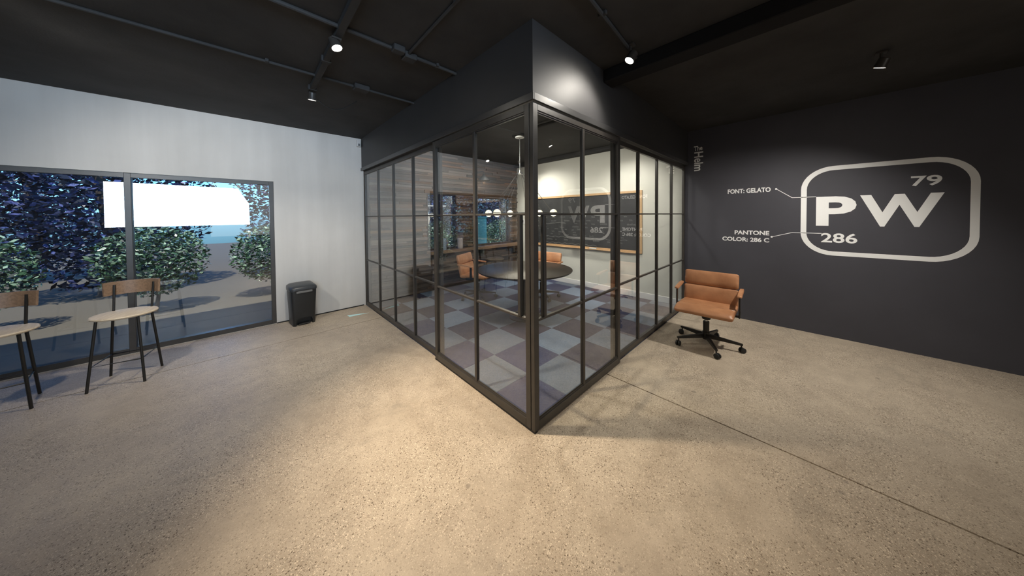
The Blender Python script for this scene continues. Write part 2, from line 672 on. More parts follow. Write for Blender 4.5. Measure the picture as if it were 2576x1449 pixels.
for i, (x0, x1, z0, z1) in enumerate(WIN):
    fr = MB()
    t = 0.022
    y0, y1 = LY - 0.02, LY + 0.09
    fr.box((x0, y0, z0), (x0 + t, y1, z1)).box((x1 - t, y0, z0), (x1, y1, z1)).box((x0 + t, y0, z0), (x1 - t, y1, z0 + t)).box((x0 + t, y0, z1 - t), (x1 - t, y1, z1))
    w = struct(fr.build('window_%d' % (i + 1), M_WOODS[3]))
    MB().box((x0 + t, LY + 0.04, z0 + t), (x1 - t, LY + 0.046, z1 - t)).build('pane', M_GLASS, w)
w3 = MB()
for x in (SX0, -2.46, SX1 - 0.05):
    w3.box((x, LY + 0.02, 0.0), (x + 0.05, LY + 0.10, SZ), 0.003)
for (xa, xb) in ((SX0 + 0.05, -2.46), (-2.41, SX1 - 0.05)):
    w3.box((xa, LY + 0.02, 0.0), (xb, LY + 0.10, 0.06)).box((xa, LY + 0.02, SZ - 0.05), (xb, LY + 0.10, SZ))
w3 = struct(w3.build('window_3', M_METAL))
for (xa, xb) in ((SX0 + 0.05, -2.46), (-2.41, SX1 - 0.05)):
    MB().box((xa, LY + 0.055, 0.06), (xb, LY + 0.062, SZ - 0.05)).build('pane', M_GLASS, w3)
# lintel boards over the windows, the left end orange
MB().box((1.15, LY - 0.045, 2.035), (1.46, LY + 0.005, 2.10), 0.003).build('lintel', M_WOODS[2], wall_meeting_left)
MB().box((1.465, LY - 0.045, 2.035), (3.62, LY + 0.005, 2.09), 0.003).build('lintel', M_WOODS[1], wall_meeting_left)

# ================================================================== GLAZED WALLS


def P(side, u, w, z):
    return (w, u, z) if side == 'L' else (u, w, z)


def bar(mb, side, u0, u1, w0, w1, z0, z1, bev=0.002):
    mb.box(P(side, u0, w0, z0), P(side, u1, w1, z1), bev)
    return mb


def glazed(root, side, us, w0, w1, zb, zt, brail, trail, stile0, stile1, mull, door):
    """us: outer edge, mullion centres..., outer edge"""
    u0, u1 = us[0], us[-1]
    part(bar(MB(), side, u0, u0 + stile0, w0, w1, zb, zt), 'stile', M_METAL, root)
    part(bar(MB(), side, u1 - stile1, u1, w0, w1, zb, zt), 'stile', M_METAL, root)
    part(bar(MB(), side, u0 + stile0, u1 - stile1, w0, w1, zt - trail, zt), 'top_rail', M_METAL, root)
    part(bar(MB(), side, u0 + stile0, u1 - stile1, w0, w1, zb, zb + brail), 'bottom_rail', M_METAL, root)
    for u in us[1:-1]:
        part(bar(MB(), side, u - mull / 2, u + mull / 2, w0 + 0.001, w1 - 0.001, zb + brail, zt - trail, 0.003), 'mullion', M_METAL, root)
    edges = [u0 + stile0] + [e for u in us[1:-1] for e in (u - mull / 2, u + mull / 2)] + [u1 - stile1]
    zs = [zb + brail, ZR2 - 0.0095, ZR2 + 0.0095, ZR1 - 0.0085, ZR1 + 0.0085, zt - trail]
    wm = (w0 + w1) / 2
    for c in range(0, len(edges), 2):
        for (za, zc) in ((zs[1], zs[2]), (zs[3], zs[4])):
            part(bar(MB(), side, edges[c], edges[c + 1], w0 + 0.004, w1 - 0.004, za, zc, 0.003), 'glazing_bar', M_METAL, root)
        for r in range(0, 6, 2):
            part(bar(MB(), side, edges[c], edges[c + 1], wm - 0.0015, wm + 0.0015, zs[r], zs[r + 1], 0), 'pane', M_GLASS, root)
        if door:
            # stepped glazing beads along the head, the sill and the sides of each opening
            b = MB()
            for k, (d, s) in enumerate(((0.010, 0.010), (0.0045, 0.020))):
                wa, wb = wm - 0.0015 - d, wm - 0.0015
                bar(b, side, edges[c], edges[c + 1], wa, wb, zs[5] - s, zs[5] - s + 0.010, 0)
                bar(b, side, edges[c], edges[c + 1], wa, wb, zs[0] + s - 0.010, zs[0] + s, 0)
            part(b, 'glazing_bead', M_METAL, root)


T = 0.034
dl = thing('sliding_glass_door', 'black framed glass sliding door left of the corner, facing the grey wall side', 'glass door', (0, 0.74, 0), world=True)
glazed(dl, 'L', [0.040, 0.705, 1.4444], 0.0, T, 0.010, 2.3460, 0.062, 0.050, 0.046, 0.050, 0.032, True)
part(bar(MB(), 'L', 0.132, 0.162, -0.004, 0.032, ZR2 + 0.0095, ZR1 - 0.0085, 0.003), 'handle', M_METAL, dl)['label'] = 'vertical black pull bar'
part(bar(MB(), 'L', 0.0, 1.4444, -0.002, 0.030, 0.0, 0.009, 0), 'floor_track', M_BLACK, dl)

dr = thing('sliding_glass_door', 'black framed glass sliding door right of the corner, reflecting the white lettering', 'glass door', (0.67, 0, 0), world=True)
glazed(dr, 'R', [0.0, 0.6522, 1.3434], 0.0, T, 0.010, 2.3460, 0.062, 0.050, 0.050, 0.050, 0.032, True)
part(bar(MB(), 'R', 0.106, 0.136, -0.004, 0.032, ZR2 + 0.0095, ZR1 - 0.0085, 0.003), 'handle', M_METAL, dr)['label'] = 'vertical black pull bar'

pl = thing('glass_partition', 'fixed black framed glass partition of four bays ending at the grey wall', 'partition', (0.05, 2.7, 0), world=True)
glazed(pl, 'L', [1.400, 2.0475, 2.6953, 3.324, LY - 0.004], 0.0365, 0.0705, 0.0, 2.3460, 0.062, 0.050, 0.050, 0.042, 0.034, False)
part(bar(MB(), 'L', 1.365, 1.398, 0.0365, 0.070, 0.0, 2.3460, 0.002), 'jamb_post', M_METAL, pl)

pr = thing('glass_partition', 'fixed black framed glass partition of four bays ending at the charcoal wall', 'partition', (2.6, 0.05, 0), world=True)
glazed(pr, 'R', [1.300, 1.9256, 2.5523, 3.1665, RX - 0.004], 0.0365, 0.0705, 0.0, 2.3460, 0.062, 0.050, 0.050, 0.042, 0.034, False)
part(bar(MB(), 'R', 1.265, 1.298, 0.0365, 0.070, 0.0, 2.3460, 0.002), 'jamb_post', M_METAL, pr)

# ================================================================== WALL LETTERING (dark wall)


def text_mesh(body, bold=0.0):
    cu = bpy.data.curves.new('tmp', 'FONT')
    cu.body = body
    cu.size = 1.0
    cu.offset = bold
    cu.extrude = 0.0
    cu.resolution_u = 4
    ob = bpy.data.objects.new('tmp', cu)
    COL.objects.link(ob)
    dg = bpy.context.evaluated_depsgraph_get()
    dg.update()
    me = bpy.data.meshes.new_from_object(ob.evaluated_get(dg))
    bpy.data.objects.remove(ob)
    bpy.data.curves.remove(cu)
    return me


def wall_text(name, body, yl, yr, z0, z1, bold=0.012, rot=False, parent=None):
    """fits the words into a rectangle on the dark wall; yl is the viewer's left edge"""
    me = text_mesh(body, bold)
    xs = [v.co.x for v in me.vertices]
    ys = [v.co.y for v in me.vertices]
    ax, bx, ay, by = min(xs), max(xs), min(ys), max(ys)
    for v in me.vertices:
        s = (v.co.x - ax) / (bx - ax)
        t = (v.co.y - ay) / (by - ay)
        if rot:     # reads downwards, letter tops to the viewer's right
            v.co = (RX - 0.0015, yl + (yr - yl) * t, z1 + (z0 - z1) * s)
        else:
            v.co = (RX - 0.0015, yl + (yr - yl) * s, z0 + (z1 - z0) * t)
    me.materials.clear()
    me.materials.append(M_LETTER)
    o = bpy.data.objects.new(name, me)
    COL.objects.link(o)
    o.parent = parent
    return o


wall_text('lettering', 'The', -0.088, -0.205, 2.580, 2.655, 0.02, parent=wall_right)
wall_text('lettering', 'Helm', -0.092, -0.215, 2.255, 2.560, 0.022, rot=True, parent=wall_right)
wall_text('lettering', 'FONT: GELATO', -0.530, -1.005, 1.858, 1.925, 0.030, parent=wall_right)
wall_text('lettering', 'PANTONE', -0.615, -0.995, 1.250, 1.312, 0.030, parent=wall_right)
wall_text('lettering', 'COLOR: 286 C', -0.468, -0.995, 1.150, 1.212, 0.030, parent=wall_right)
wall_text('lettering', '79', -2.126, -2.316, 1.840, 1.950, 0.02, parent=wall_right)
wall_text('lettering', 'P', -1.431, -1.756, 1.395, 1.762, 0.032, parent=wall_right)
wall_text('lettering', 'W', -1.781, -2.331, 1.395, 1.762, 0.032, parent=wall_right)
wall_text('lettering', '286', -1.476, -1.766, 1.185, 1.305, 0.02, parent=wall_right)


def rr(y0, y1, z0, z1, r, n=10):
    pts = []
    for (cy, cz, a0) in ((y1 - r, z1 - r, 0), (y0 + r, z1 - r, 90), (y0 + r, z0 + r, 180), (y1 - r, z0 + r, 270)):
        for k in range(n + 1):
            a = math.radians(a0 + 90 * k / n)
            pts.append((RX - 0.0015, cy + r * math.cos(a), cz + r * math.sin(a)))
    return pts


mb = MB()
oo, ii = rr(-2.526, -1.296, 1.025, 2.140, 0.28), rr(-2.474, -1.348, 1.077, 2.088, 0.23)
vo = [mb.bm.verts.new(p) for p in oo]
vi = [mb.bm.verts.new(p) for p in ii]
for k in range(len(vo)):
    q = (k + 1) % len(vo)
    mb.bm.faces.new((vo[k], vo[q], vi[q], vi[k]))
mb.build('emblem_border', M_LETTER, wall_right)
for pts, dot in ((((-1.43, 1.765), (-1.215, 1.765), (-1.065, 1.89)), (-1.06, 1.893)), (((-1.48, 1.298), (-1.215, 1.298), (-1.03, 1.235)), (-1.02, 1.232))):
    mb = MB()
    for (a, b) in zip(pts[:-1], pts[1:]):
        d = Vector((b[0] - a[0], b[1] - a[1])).normalized() * 0.0035
        n = (-d.y, d.x)
        mb.poly([(RX - 0.0015, a[0] + n[0], a[1] + n[1]), (RX - 0.0015, b[0] + n[0], b[1] + n[1]), (RX - 0.0015, b[0] - n[0], b[1] - n[1]), (RX - 0.0015, a[0] - n[0], a[1] - n[1])])
    mb.poly([(RX - 0.0016, dot[0] + 0.012 * math.cos(t), dot[1] + 0.012 * math.sin(t)) for t in [2 * PI * k / 12 for k in range(12)]])
    mb.build('leader_line', M_LETTER, wall_right)

# ================================================================== CEILING SERVICES
tag(MB().box((0.99, -OUT + 0.02, ZC - 0.115), (1.16, -0.002, ZC - 0.001), 0.006).build('ceiling_beam', M_BEAM), 'black boxed ceiling beam running out from the right soffit', 'beam')


def conduit(label, pts, r, boxes=(), saddles=()):
    root = thing('ceiling_conduit', label, 'conduit', pts[0], group='conduits on the black ceilings', world=True)
    part(MB().tube(pts, r, 8), 'pipe', M_CEIL, root, True)
    for (x, y, sx, sy) in boxes:
        part(MB().box((x - sx, y - sy, ZC - 0.05), (x + sx, y + sy, ZC - 0.001), 0.006), 'junction_box', M_CEIL, root)
    for (x, y) in saddles:
        part(MB().box((x - 0.012, y - 0.03, ZC - 0.028), (x + 0.012, y + 0.03, ZC - 0.001), 0.003), 'saddle', M_CEIL, root)


zc1 = ZC - 0.017
conduit('black conduit across the ceiling between the two left spotlights and the camera', [(-3.6, 0.975, zc1), (-2, 0.972, zc1), (0.0, 0.968, zc1)], 0.014, [(-0.55, 0.94, 0.045, 0.035), (-0.44, 0.99, 0.05, 0.045)], [(-1.6, 0.972), (-0.2, 0.969)])
conduit('black conduit across the ceiling nearest the grey wall', [(-3.6, 1.895, zc1), (-2, 1.893, zc1), (0.0, 1.885, zc1)], 0.012, [(-0.57, 1.87, 0.07, 0.05)], [(-1.3, 1.892)])
conduit('thin black conduit crossing to the near edge of the ceiling', [(-0.48, -1.6, zc1), (-0.475, 0.0, zc1), (-0.46, 0.95, zc1)], 0.012, [], [(-0.476, 0.2)])
conduit('black conduit on the ceiling right of the soffit corner', [(-0.9, -0.43, zc1), (0.1, -0.375, zc1), (0.98, -0.305, zc1)], 0.014, [], [(0.3, -0.36)])
conduit('silvery round pipe under the meeting room ceiling', [(1.72, 0.62, ZC - 0.05), (1.68, 1.0, ZC - 0.05), (1.65, 1.52, ZC - 0.05)], 0.025)

st = thing('strut_channel', 'black strut channel carrying the two left spotlights', 'channel', (-0.94, 1.2, ZC), world=True)
mb = MB()
mb.box((-0.962, -1.5, ZC - 0.046), (-0.918, 2.30, ZC - 0.040))
mb.box((-0.962, -1.5, ZC - 0.040), (-0.956, 2.30, ZC - 0.001))
mb.box((-0.924, -1.5, ZC - 0.040), (-0.918, 2.30, ZC - 0.001))
part(mb, 'channel', M_CEIL, st)
for y in (-1.0, 0.2, 1.5, 2.2):
    part(MB().box((-0.975, y - 0.02, ZC - 0.05), (-0.905, y + 0.02, ZC - 0.0005), 0.003), 'clamp', M_CEIL, st)


def spotlight(label, loc, target, energy, color, angle, blend, ztop=None, face=M_LAMP, vis=True, group=None):
    """a track head: stem, cylindrical can, glowing face, plus the lamp's own light"""
    loc = Vector(loc)
    ztop = ZC - 0.002 if ztop is None else ztop
    root = thing('spotlight', label, 'spotlight', loc, group='track spotlights on the ceilings')
    d = (Vector(target) - loc).normalized()
    q = d.to_track_quat('-Z', 'Y').to_matrix().to_4x4()
    can = MB().lathe([(0.020, 0.056), (0.034, 0.051), (0.036, 0.0), (0.040, -0.012), (0.040, -0.020), (0.034, -0.020), (0.034, -0.010)], n=20, mtx=q)
    part(can, 'can', M_METAL, root, True)
    part(MB().lathe([(0.033, -0.008), (0.033, -0.012)], n=20, mtx=q), 'lamp_face', face, root)
    h = ztop - loc.z
    part(MB().tube([(0, 0, 0.03), (0, 0, h)], 0.009, 8).box((-0.03, -0.03, h - 0.012), (0.03, 0.03, h)), 'stem', M_METAL, root)
    l = lamp('spotlight_beam', 'SPOT', loc + d * 0.03, energy, color, target, 0.06, angle, blend)
    return root


LA = M_LAMP
spotlight('glowing spotlight on the strut, nearer of the two at the left', (-0.955, 1.06, 2.80), (-0.12, 0.26, 0.0), 150, WARM, 76, 1.0, ZC - 0.062)
spotlight('glowing spotlight at the end of the strut near the grey wall', (-0.935, 2.25, 2.80), (-0.95, 2.85, 0.3), 40, NEUT, 110, 0.8, ZC - 0.062)
spotlight('glowing spotlight right of the corner, washing the soffit', (0.79, -0.34, 2.80), (0.42, 0.0, 1.95), 13, NEUT, 134, 0.7)
# the rest of the row, beyond the edges of the photograph
spotlight('spotlight further left on the open ceiling', (-2.75, 1.75, 2.80), (-1.3, 4.0, 1.1), 40, NEUT, 100, 0.8)
spotlight('spotlight over the lettered charcoal wall', (2.45, -1.75, 2.80), (3.1, -0.95, 0.6), 74, NEUT, 118, 0.9)
spotlight('spotlight above the photographer', (-0.9, -0.9, 2.80), (-0.5, -0.4, 0.0), 6, WARM, 120, 0.9, ZC - 0.062)
spotlight('spotlight behind the photographer, right', (0.6, -2.2, 2.80), (0.6, -1.6, 0.0), 5, WARM, 120, 0.9)
spotlight('spotlight behind the photographer, left', (-2.9, -0.8, 2.80), (-2.4, -0.4, 0.0), 8, WARM, 120, 0.9)

# inside the meeting room
spotlight('small spotlight under the ceiling above the wall lamp', (2.50, 3.62, 2.82), (2.30, 2.6, 0.0), 16, NEUT, 48, 0.6)
spotlight('bright spotlight under the ceiling in the far corner of the room', (3.02, 3.12, 2.76), (3.75, 2.75, 1.3), 48, NEUT, 120, 0.9)
spotlight('hidden track spotlight behind the left door head', (0.55, 1.9, 2.82), (3.82, 2.3, 1.3), 90, NEUT, 75, 0.9)
spotlight('spotlight above the right end of the chalkboard', (3.0, 0.82, 2.84), (3.75, 0.95, 1.2), 38, NEUT, 110, 0.9)
spotlight('hidden track spotlight behind the right door head', (1.35, 0.42, 2.82), (3.82, 0.9, 1.55), 40, NEUT, 80, 0.9)
spotlight('added unseen fill spot facing the wooden wall', (0.50, 2.45, 2.82), (2.0, 4.0, 2.0), 24, NEUT, 90, 0.9)  # unseen fill added to brighten the wooden wall
spotlight('hidden track spotlight over the carpet by the doors', (0.45, 0.55, 2.82), (1.0, 1.2, 0.0), 58, NEUT, 110, 0.9)

# a loose cable drooping from the far spotlight
cab = []
for k in range(15):
    t = k / 14
    cab.append((-0.885 + 0.38 * t, 2.27 + 0.05 * math.sin(t * 3), 2.80 - 0.10 * math.sin(t * PI) * (1 - 0.3 * t) + 0.095 * t))
tag(MB().tube(cab, 0.006, 6).build('loose_cable', M_BLACK, smooth=True), 'loose black cable drooping below the ceiling beside the far left spotlight', 'cable')

# ================================================================== SMALL WALL DEVICES
al = thing('motion_sensor', 'small white sensor high in the corner of the grey wall', 'sensor', (-0.045, LY - 0.002, 2.77), world=True)
part(MB().box((-0.075, LY - 0.055, 2.765), (-0.016, LY - 0.002, 2.880), 0.008, seg=2), 'housing', M_WPLAST, al)
part(MB().box((-0.062, LY - 0.060, 2.775), (-0.030, LY - 0.055, 2.815), 0.002), 'lens', M_STEEL, al)

th = thing('thermostat', 'small wall thermostat with dark rim on the white wall corner', 'thermostat', (RX, 3.80, 1.40), world=True)
part(MB().box((RX - 0.022, 3.72, 1.34), (RX, 3.86, 1.46), 0.004), 'housing', M_WPLAST, th)
part(MB().box((RX - 0.025, 3.75, 1.38), (RX - 0.022, 3.83, 1.44), 0.001), 'screen', M_BLACK, th)

# ================================================================== CHALKBOARD
cb = thing('chalkboard', 'wide framed chalkboard covered in chalk notes on the white wall', 'chalkboard', (RX, 2.1, 1.42), world=True)
cy0, cy1, cz0, cz1 = 0.72, 3.45, 0.83, 2.01
part(MB().box((RX - 0.012, cy0 + 0.03, cz0 + 0.03), (RX - 0.001, cy1 - 0.03, cz1 - 0.03)), 'board', M_SLATE, cb)
part(MB().box((RX - 0.028, cy0, cz0), (RX - 0.001, cy0 + 0.055, cz1), 0.003), 'frame_side', M_OAK, cb)
part(MB().box((RX - 0.028, cy1 - 0.055, cz0), (RX - 0.001, cy1, cz1), 0.003), 'frame_side', M_OAK, cb)
part(MB().box((RX - 0.028, cy0 + 0.055, cz1 - 0.045), (RX - 0.001, cy1 - 0.055, cz1), 0.003), 'frame_top', M_OAK, cb)
part(MB().box((RX - 0.028, cy0 + 0.055, cz0), (RX - 0.001, cy1 - 0.055, cz0 + 0.05), 0.003), 'frame_bottom', M_OAK, cb)
part(MB().box((RX - 0.085, cy0 + 0.1, cz0 + 0.002), (RX - 0.028, cy1 - 0.1, cz0 + 0.016), 0.003), 'chalk_tray', M_OAK, cb)
random.seed(21)
ck = MB()


def stroke(pts, w=0.004):
    x = RX - 0.0135
    for a, b in zip(pts[:-1], pts[1:]):
        dy, dz = b[0] - a[0], b[1] - a[1]
        l = math.hypot(dy, dz) or 1
        n = (-dz / l * w / 2, dy / l * w / 2)
        ck.poly([(x, a[0] + n[0], a[1] + n[1]), (x, b[0] + n[0], b[1] + n[1]), (x, b[0] - n[0], b[1] - n[1]), (x, a[0] - n[0], a[1] - n[1])])


def scrawl(y, z, n, h=0.035, w=0.004):
    """a word of joined loops running to the viewer's right (towards -y)"""
    pts = []
    for k in range(n * 6):
        t = k / 6
        pts.append((y - t * 0.022 - 0.009 * math.sin(t * 2 * PI), z + h * (0.5 + 0.5 * math.sin(t * 2 * PI + 1.3)) * random.uniform(0.5, 1.1)))
    stroke(pts, w)


z = 1.50
while z > 0.93:
    y = 3.36
    while y > 0.95:
        n = random.randint(2, 8)
        if random.random() < 0.78:
            scrawl(y, z + random.uniform(-0.012, 0.012), n, random.uniform(0.016, 0.036), random.uniform(0.002, 0.004))
        y -= n * 0.022 + random.uniform(0.05, 0.22)
    z -= random.uniform(0.052, 0.075)
stroke([(3.2 - k * 0.04, 1.06 + 0.012 * math.sin(k * 1.2)) for k in range(56)], 0.006)
stroke([(3.2 - k * 0.04, 0.915 + 0.012 * math.sin(k * 1.4)) for k in range(40)], 0.006)
stroke([(3.2 - k * 0.03, 1.375 - 0.02 * math.sin(k * 0.22)) for k in range(26)], 0.006)
stuff(part(ck, 'chalk_writing', M_CHALK, cb))
tag(MB().box((RX - 0.075, 1.62, cz0 + 0.0185), (RX - 0.045, 1.78, cz0 + 0.04), 0.004).build('chalk_eraser', M_WPLAST), 'pale eraser lying on the chalkboard tray', 'eraser')

# ================================================================== COUNTER, VASES, WALL LAMP
ct = thing('window_counter', 'narrow brown wooden counter running under the two windows', 'counter', (2.5, 3.9, 0.8), world=True)
part(MB().box((1.17, 3.775, 0.785), (RX - 0.03, 3.972, 0.850), 0.004), 'top', M_LEDGE, ct)
for x in (1.5, 2.5, 3.5):
    part(MB().box((x - 0.02, 3.80, 0.62), (x + 0.02, 3.972, 0.785), 0.003), 'bracket', M_METAL, ct)


def vase(label, x, y, r, h, m, m2):
    root = thing('vase', label, 'vase', (x, y, 0.8505), group='vases on the window counter')
    part(MB().lathe([(r * 0.94, 0), (r, 0.01), (r * 1.02, h * 0.5), (r * 1.04, h - 0.005), (r * 1.0, h), (r * 0.9, h - 0.004), (r * 0.88, 0.02)], n=28), 'body', m, root, True)


M_V1 = painted('speckled_pink_ceramic', (0.42, 0.36, 0.34), 0.2, 0.6, 60, 0.3, 0.1)
M_V2 = painted('speckled_blue_ceramic', (0.26, 0.32, 0.42), 0.3, 0.5, 60, 0.3, 0.1)
vase('pale pink speckled cylinder vase on the window counter', 1.905, 3.86, 0.058, 0.225, M_V1, None)
vase('blue speckled cylinder vase at the left end of the window counter', 1.50, 3.87, 0.062, 0.24, M_V2, None)

sc = thing('wall_lamp', 'black cone shaded wall lamp on an arm above the right window', 'wall lamp', (2.42, LY - 0.03, 2.5), world=True)
part(MB().tube([(2.40, LY + 0.01, 2.545), (2.40, LY - 0.045, 2.545)], 0.055, 18), 'wall_plate', M_METAL, sc, True)
part(MB().tube([(2.40, LY - 0.04, 2.545), (2.43, 3.80, 2.575), (2.445, 3.72, 2.580), (2.45, 3.70, 2.565), (2.45, 3.70, 2.50)], 0.009, 8), 'arm', M_METAL, sc, True)
part(MB().lathe([(0.022, 0.15), (0.026, 0.13), (0.05, 0.10), (0.145, 0.0), (0.142, -0.002), (0.047, 0.096), (0.02, 0.125)], (2.45, 3.70, 2.36), 28), 'shade', M_SHADE, sc, True)
part(MB().lathe([(0.006, -0.02), (0.020, -0.010), (0.022, 0.006), (0.014, 0.03)], (2.45, 3.70, 2.415), 16), 'bulb', M_SCONCE, sc, True)
lamp('wall_lamp_glow', 'POINT', (2.45, 3.70, 2.325), 0.7, (1.0, 0.72, 0.42), size=0.03)

# ================================================================== PENDANT CHANDELIER
pc = (1.90, 2.00)
ZP = 1.600
ch = thing('chandelier', 'ring chandelier of six glowing globes hung on thin cables over the table', 'chandelier', (pc[0], pc[1], ZC), world=True)
part(MB().lathe([(0.12, -0.022), (0.13, -0.018), (0.13, 0.0)], (pc[0], pc[1], ZC - 0.001), 28), 'ceiling_plate', M_SHADE, ch, True)
part(MB().lathe([(0.03, -0.045), (0.070, -0.043), (0.076, -0.037), (0.076, -0.022)], (pc[0], pc[1], ZC - 0.001), 28), 'canopy', M_WPLAST, ch, True)
part(MB().tube([(pc[0], pc[1], ZC - 0.02), (pc[0], pc[1], 2.28)], 0.006, 8), 'rod', M_METAL, ch, True)
part(MB().lathe([(0.015, 0.06), (0.018, 0.02), (0.055, 0.012), (0.06, 0.0), (0.05, -0.012), (0.01, -0.016)], (pc[0], pc[1], 2.265), 24), 'hub', M_STEEL, ch, True)
RR = 0.56
va = math.atan2(CAM.y - pc[1], CAM.x - pc[0]) + PI
ring = [(pc[0] + RR * math.cos(2 * PI * k / 64), pc[1] + RR * math.sin(2 * PI * k / 64), ZP) for k in range(64)]
part(MB().tube(ring, 0.005, 6, closed=True), 'ring', M_METAL, ch, True)
ring2 = [(pc[0] + (RR - 0.03) * math.cos(2 * PI * k / 64), pc[1] + (RR - 0.03) * math.sin(2 * PI * k / 64), ZP - 0.012) for k in range(64)]
part(MB().tube(ring2, 0.004, 6, closed=True), 'ring', M_METAL, ch, True)
for k, deg in enumerate((-20, 40, 100, 160, 220, 280)):
    a = va - math.radians(deg)
    g = Vector((pc[0] + RR * math.cos(a), pc[1] + RR * math.sin(a), ZP))
    n = 20
    upper = [(0.060 * math.cos(math.radians(t)), 0.060 * math.sin(math.radians(t))) for t in range(4, 88, 12)] + [(0.004, 0.06)]
    lower = [(0.004, -0.06)] + [(0.060 * math.cos(math.radians(t)), 0.060 * math.sin(math.radians(t))) for t in range(-84, 0, 12)] + [(0.06, -0.004)]
    gl = part(MB().lathe(lower, g, n), 'globe', M_GLOBE, ch, True)
    part(MB().lathe(upper, g, n), 'globe_cap', M_GLOBEC, gl, True)
    part(MB().lathe([(0.0600, -0.006), (0.0645, -0.006), (0.0645, 0.006), (0.0600, 0.006)], g, n, cap=False), 'globe_band', M_METAL, gl, True)
    hubp = Vector((pc[0] + 0.05 * math.cos(a), pc[1] + 0.05 * math.sin(a), 2.262))
    for da in (-0.16, 0.16):
        e = Vector((pc[0] + RR * math.cos(a + da), pc[1] + RR * math.sin(a + da), ZP))
        part(MB().tube([hubp, e], 0.0022, 5), 'cable', M_METAL, ch)
    
lamp('chandelier_glow', 'POINT', (pc[0], pc[1], ZP - 0.1), 9, (1.0, 0.90, 0.72), size=0.4)

# ================================================================== ROUND TABLE
TC = (1.61, 1.63)
tb = thing('round_table', 'large round dark wood table under the ring chandelier', 'table', (TC[0], TC[1], 0.003))
part(MB().lathe([(0.66, 0.706), (0.708, 0.714), (0.722, 0.726), (0.722, 0.737), (0.716, 0.740)], n=72), 'tabletop', M_TABLE, tb, True, 30)
part(MB().lathe([(0.16, 0.690), (0.16, 0.704)], n=28), 'mounting_plate', M_CHAIRM, tb, True)
part(MB().lathe([(0.045, 0.02), (0.045, 0.69)], n=24), 'column', M_CHAIRM, tb, True)
part(MB().lathe([(0.25, 0.0), (0.25, 0.010), (0.10, 0.022), (0.06, 0.05)], n=40), 'base', M_CHAIRM, tb, True)

# ================================================================== OFFICE CHAIRS


def pad_loops(profile, ys, shr):
    """profile: closed list of (x, z); stations across the width with a shrink towards the profile centre"""
    cx = sum(p[0] for p in profile) / len(profile)
    cz = sum(p[1] for p in profile) / len(profile)
    out = []
    for y, s in zip(ys, shr):
        out.append([(x - math.copysign(min(s, abs(x - cx)), x - cx), y, z - math.copysign(min(s, abs(z - cz)), z - cz)) for (x, z) in profile])
    return out


def smooth_closed(pts, it=2):
    for _ in range(it):
        q = []
        for i in range(len(pts)):
            a, b = pts[i], pts[(i + 1) % len(pts)]
            q.append((a[0] * 0.75 + b[0] * 0.25, a[1] * 0.75 + b[1] * 0.25))
            q.append((a[0] * 0.25 + b[0] * 0.75, a[1] * 0.25 + b[1] * 0.75))
        pts = q
    return pts


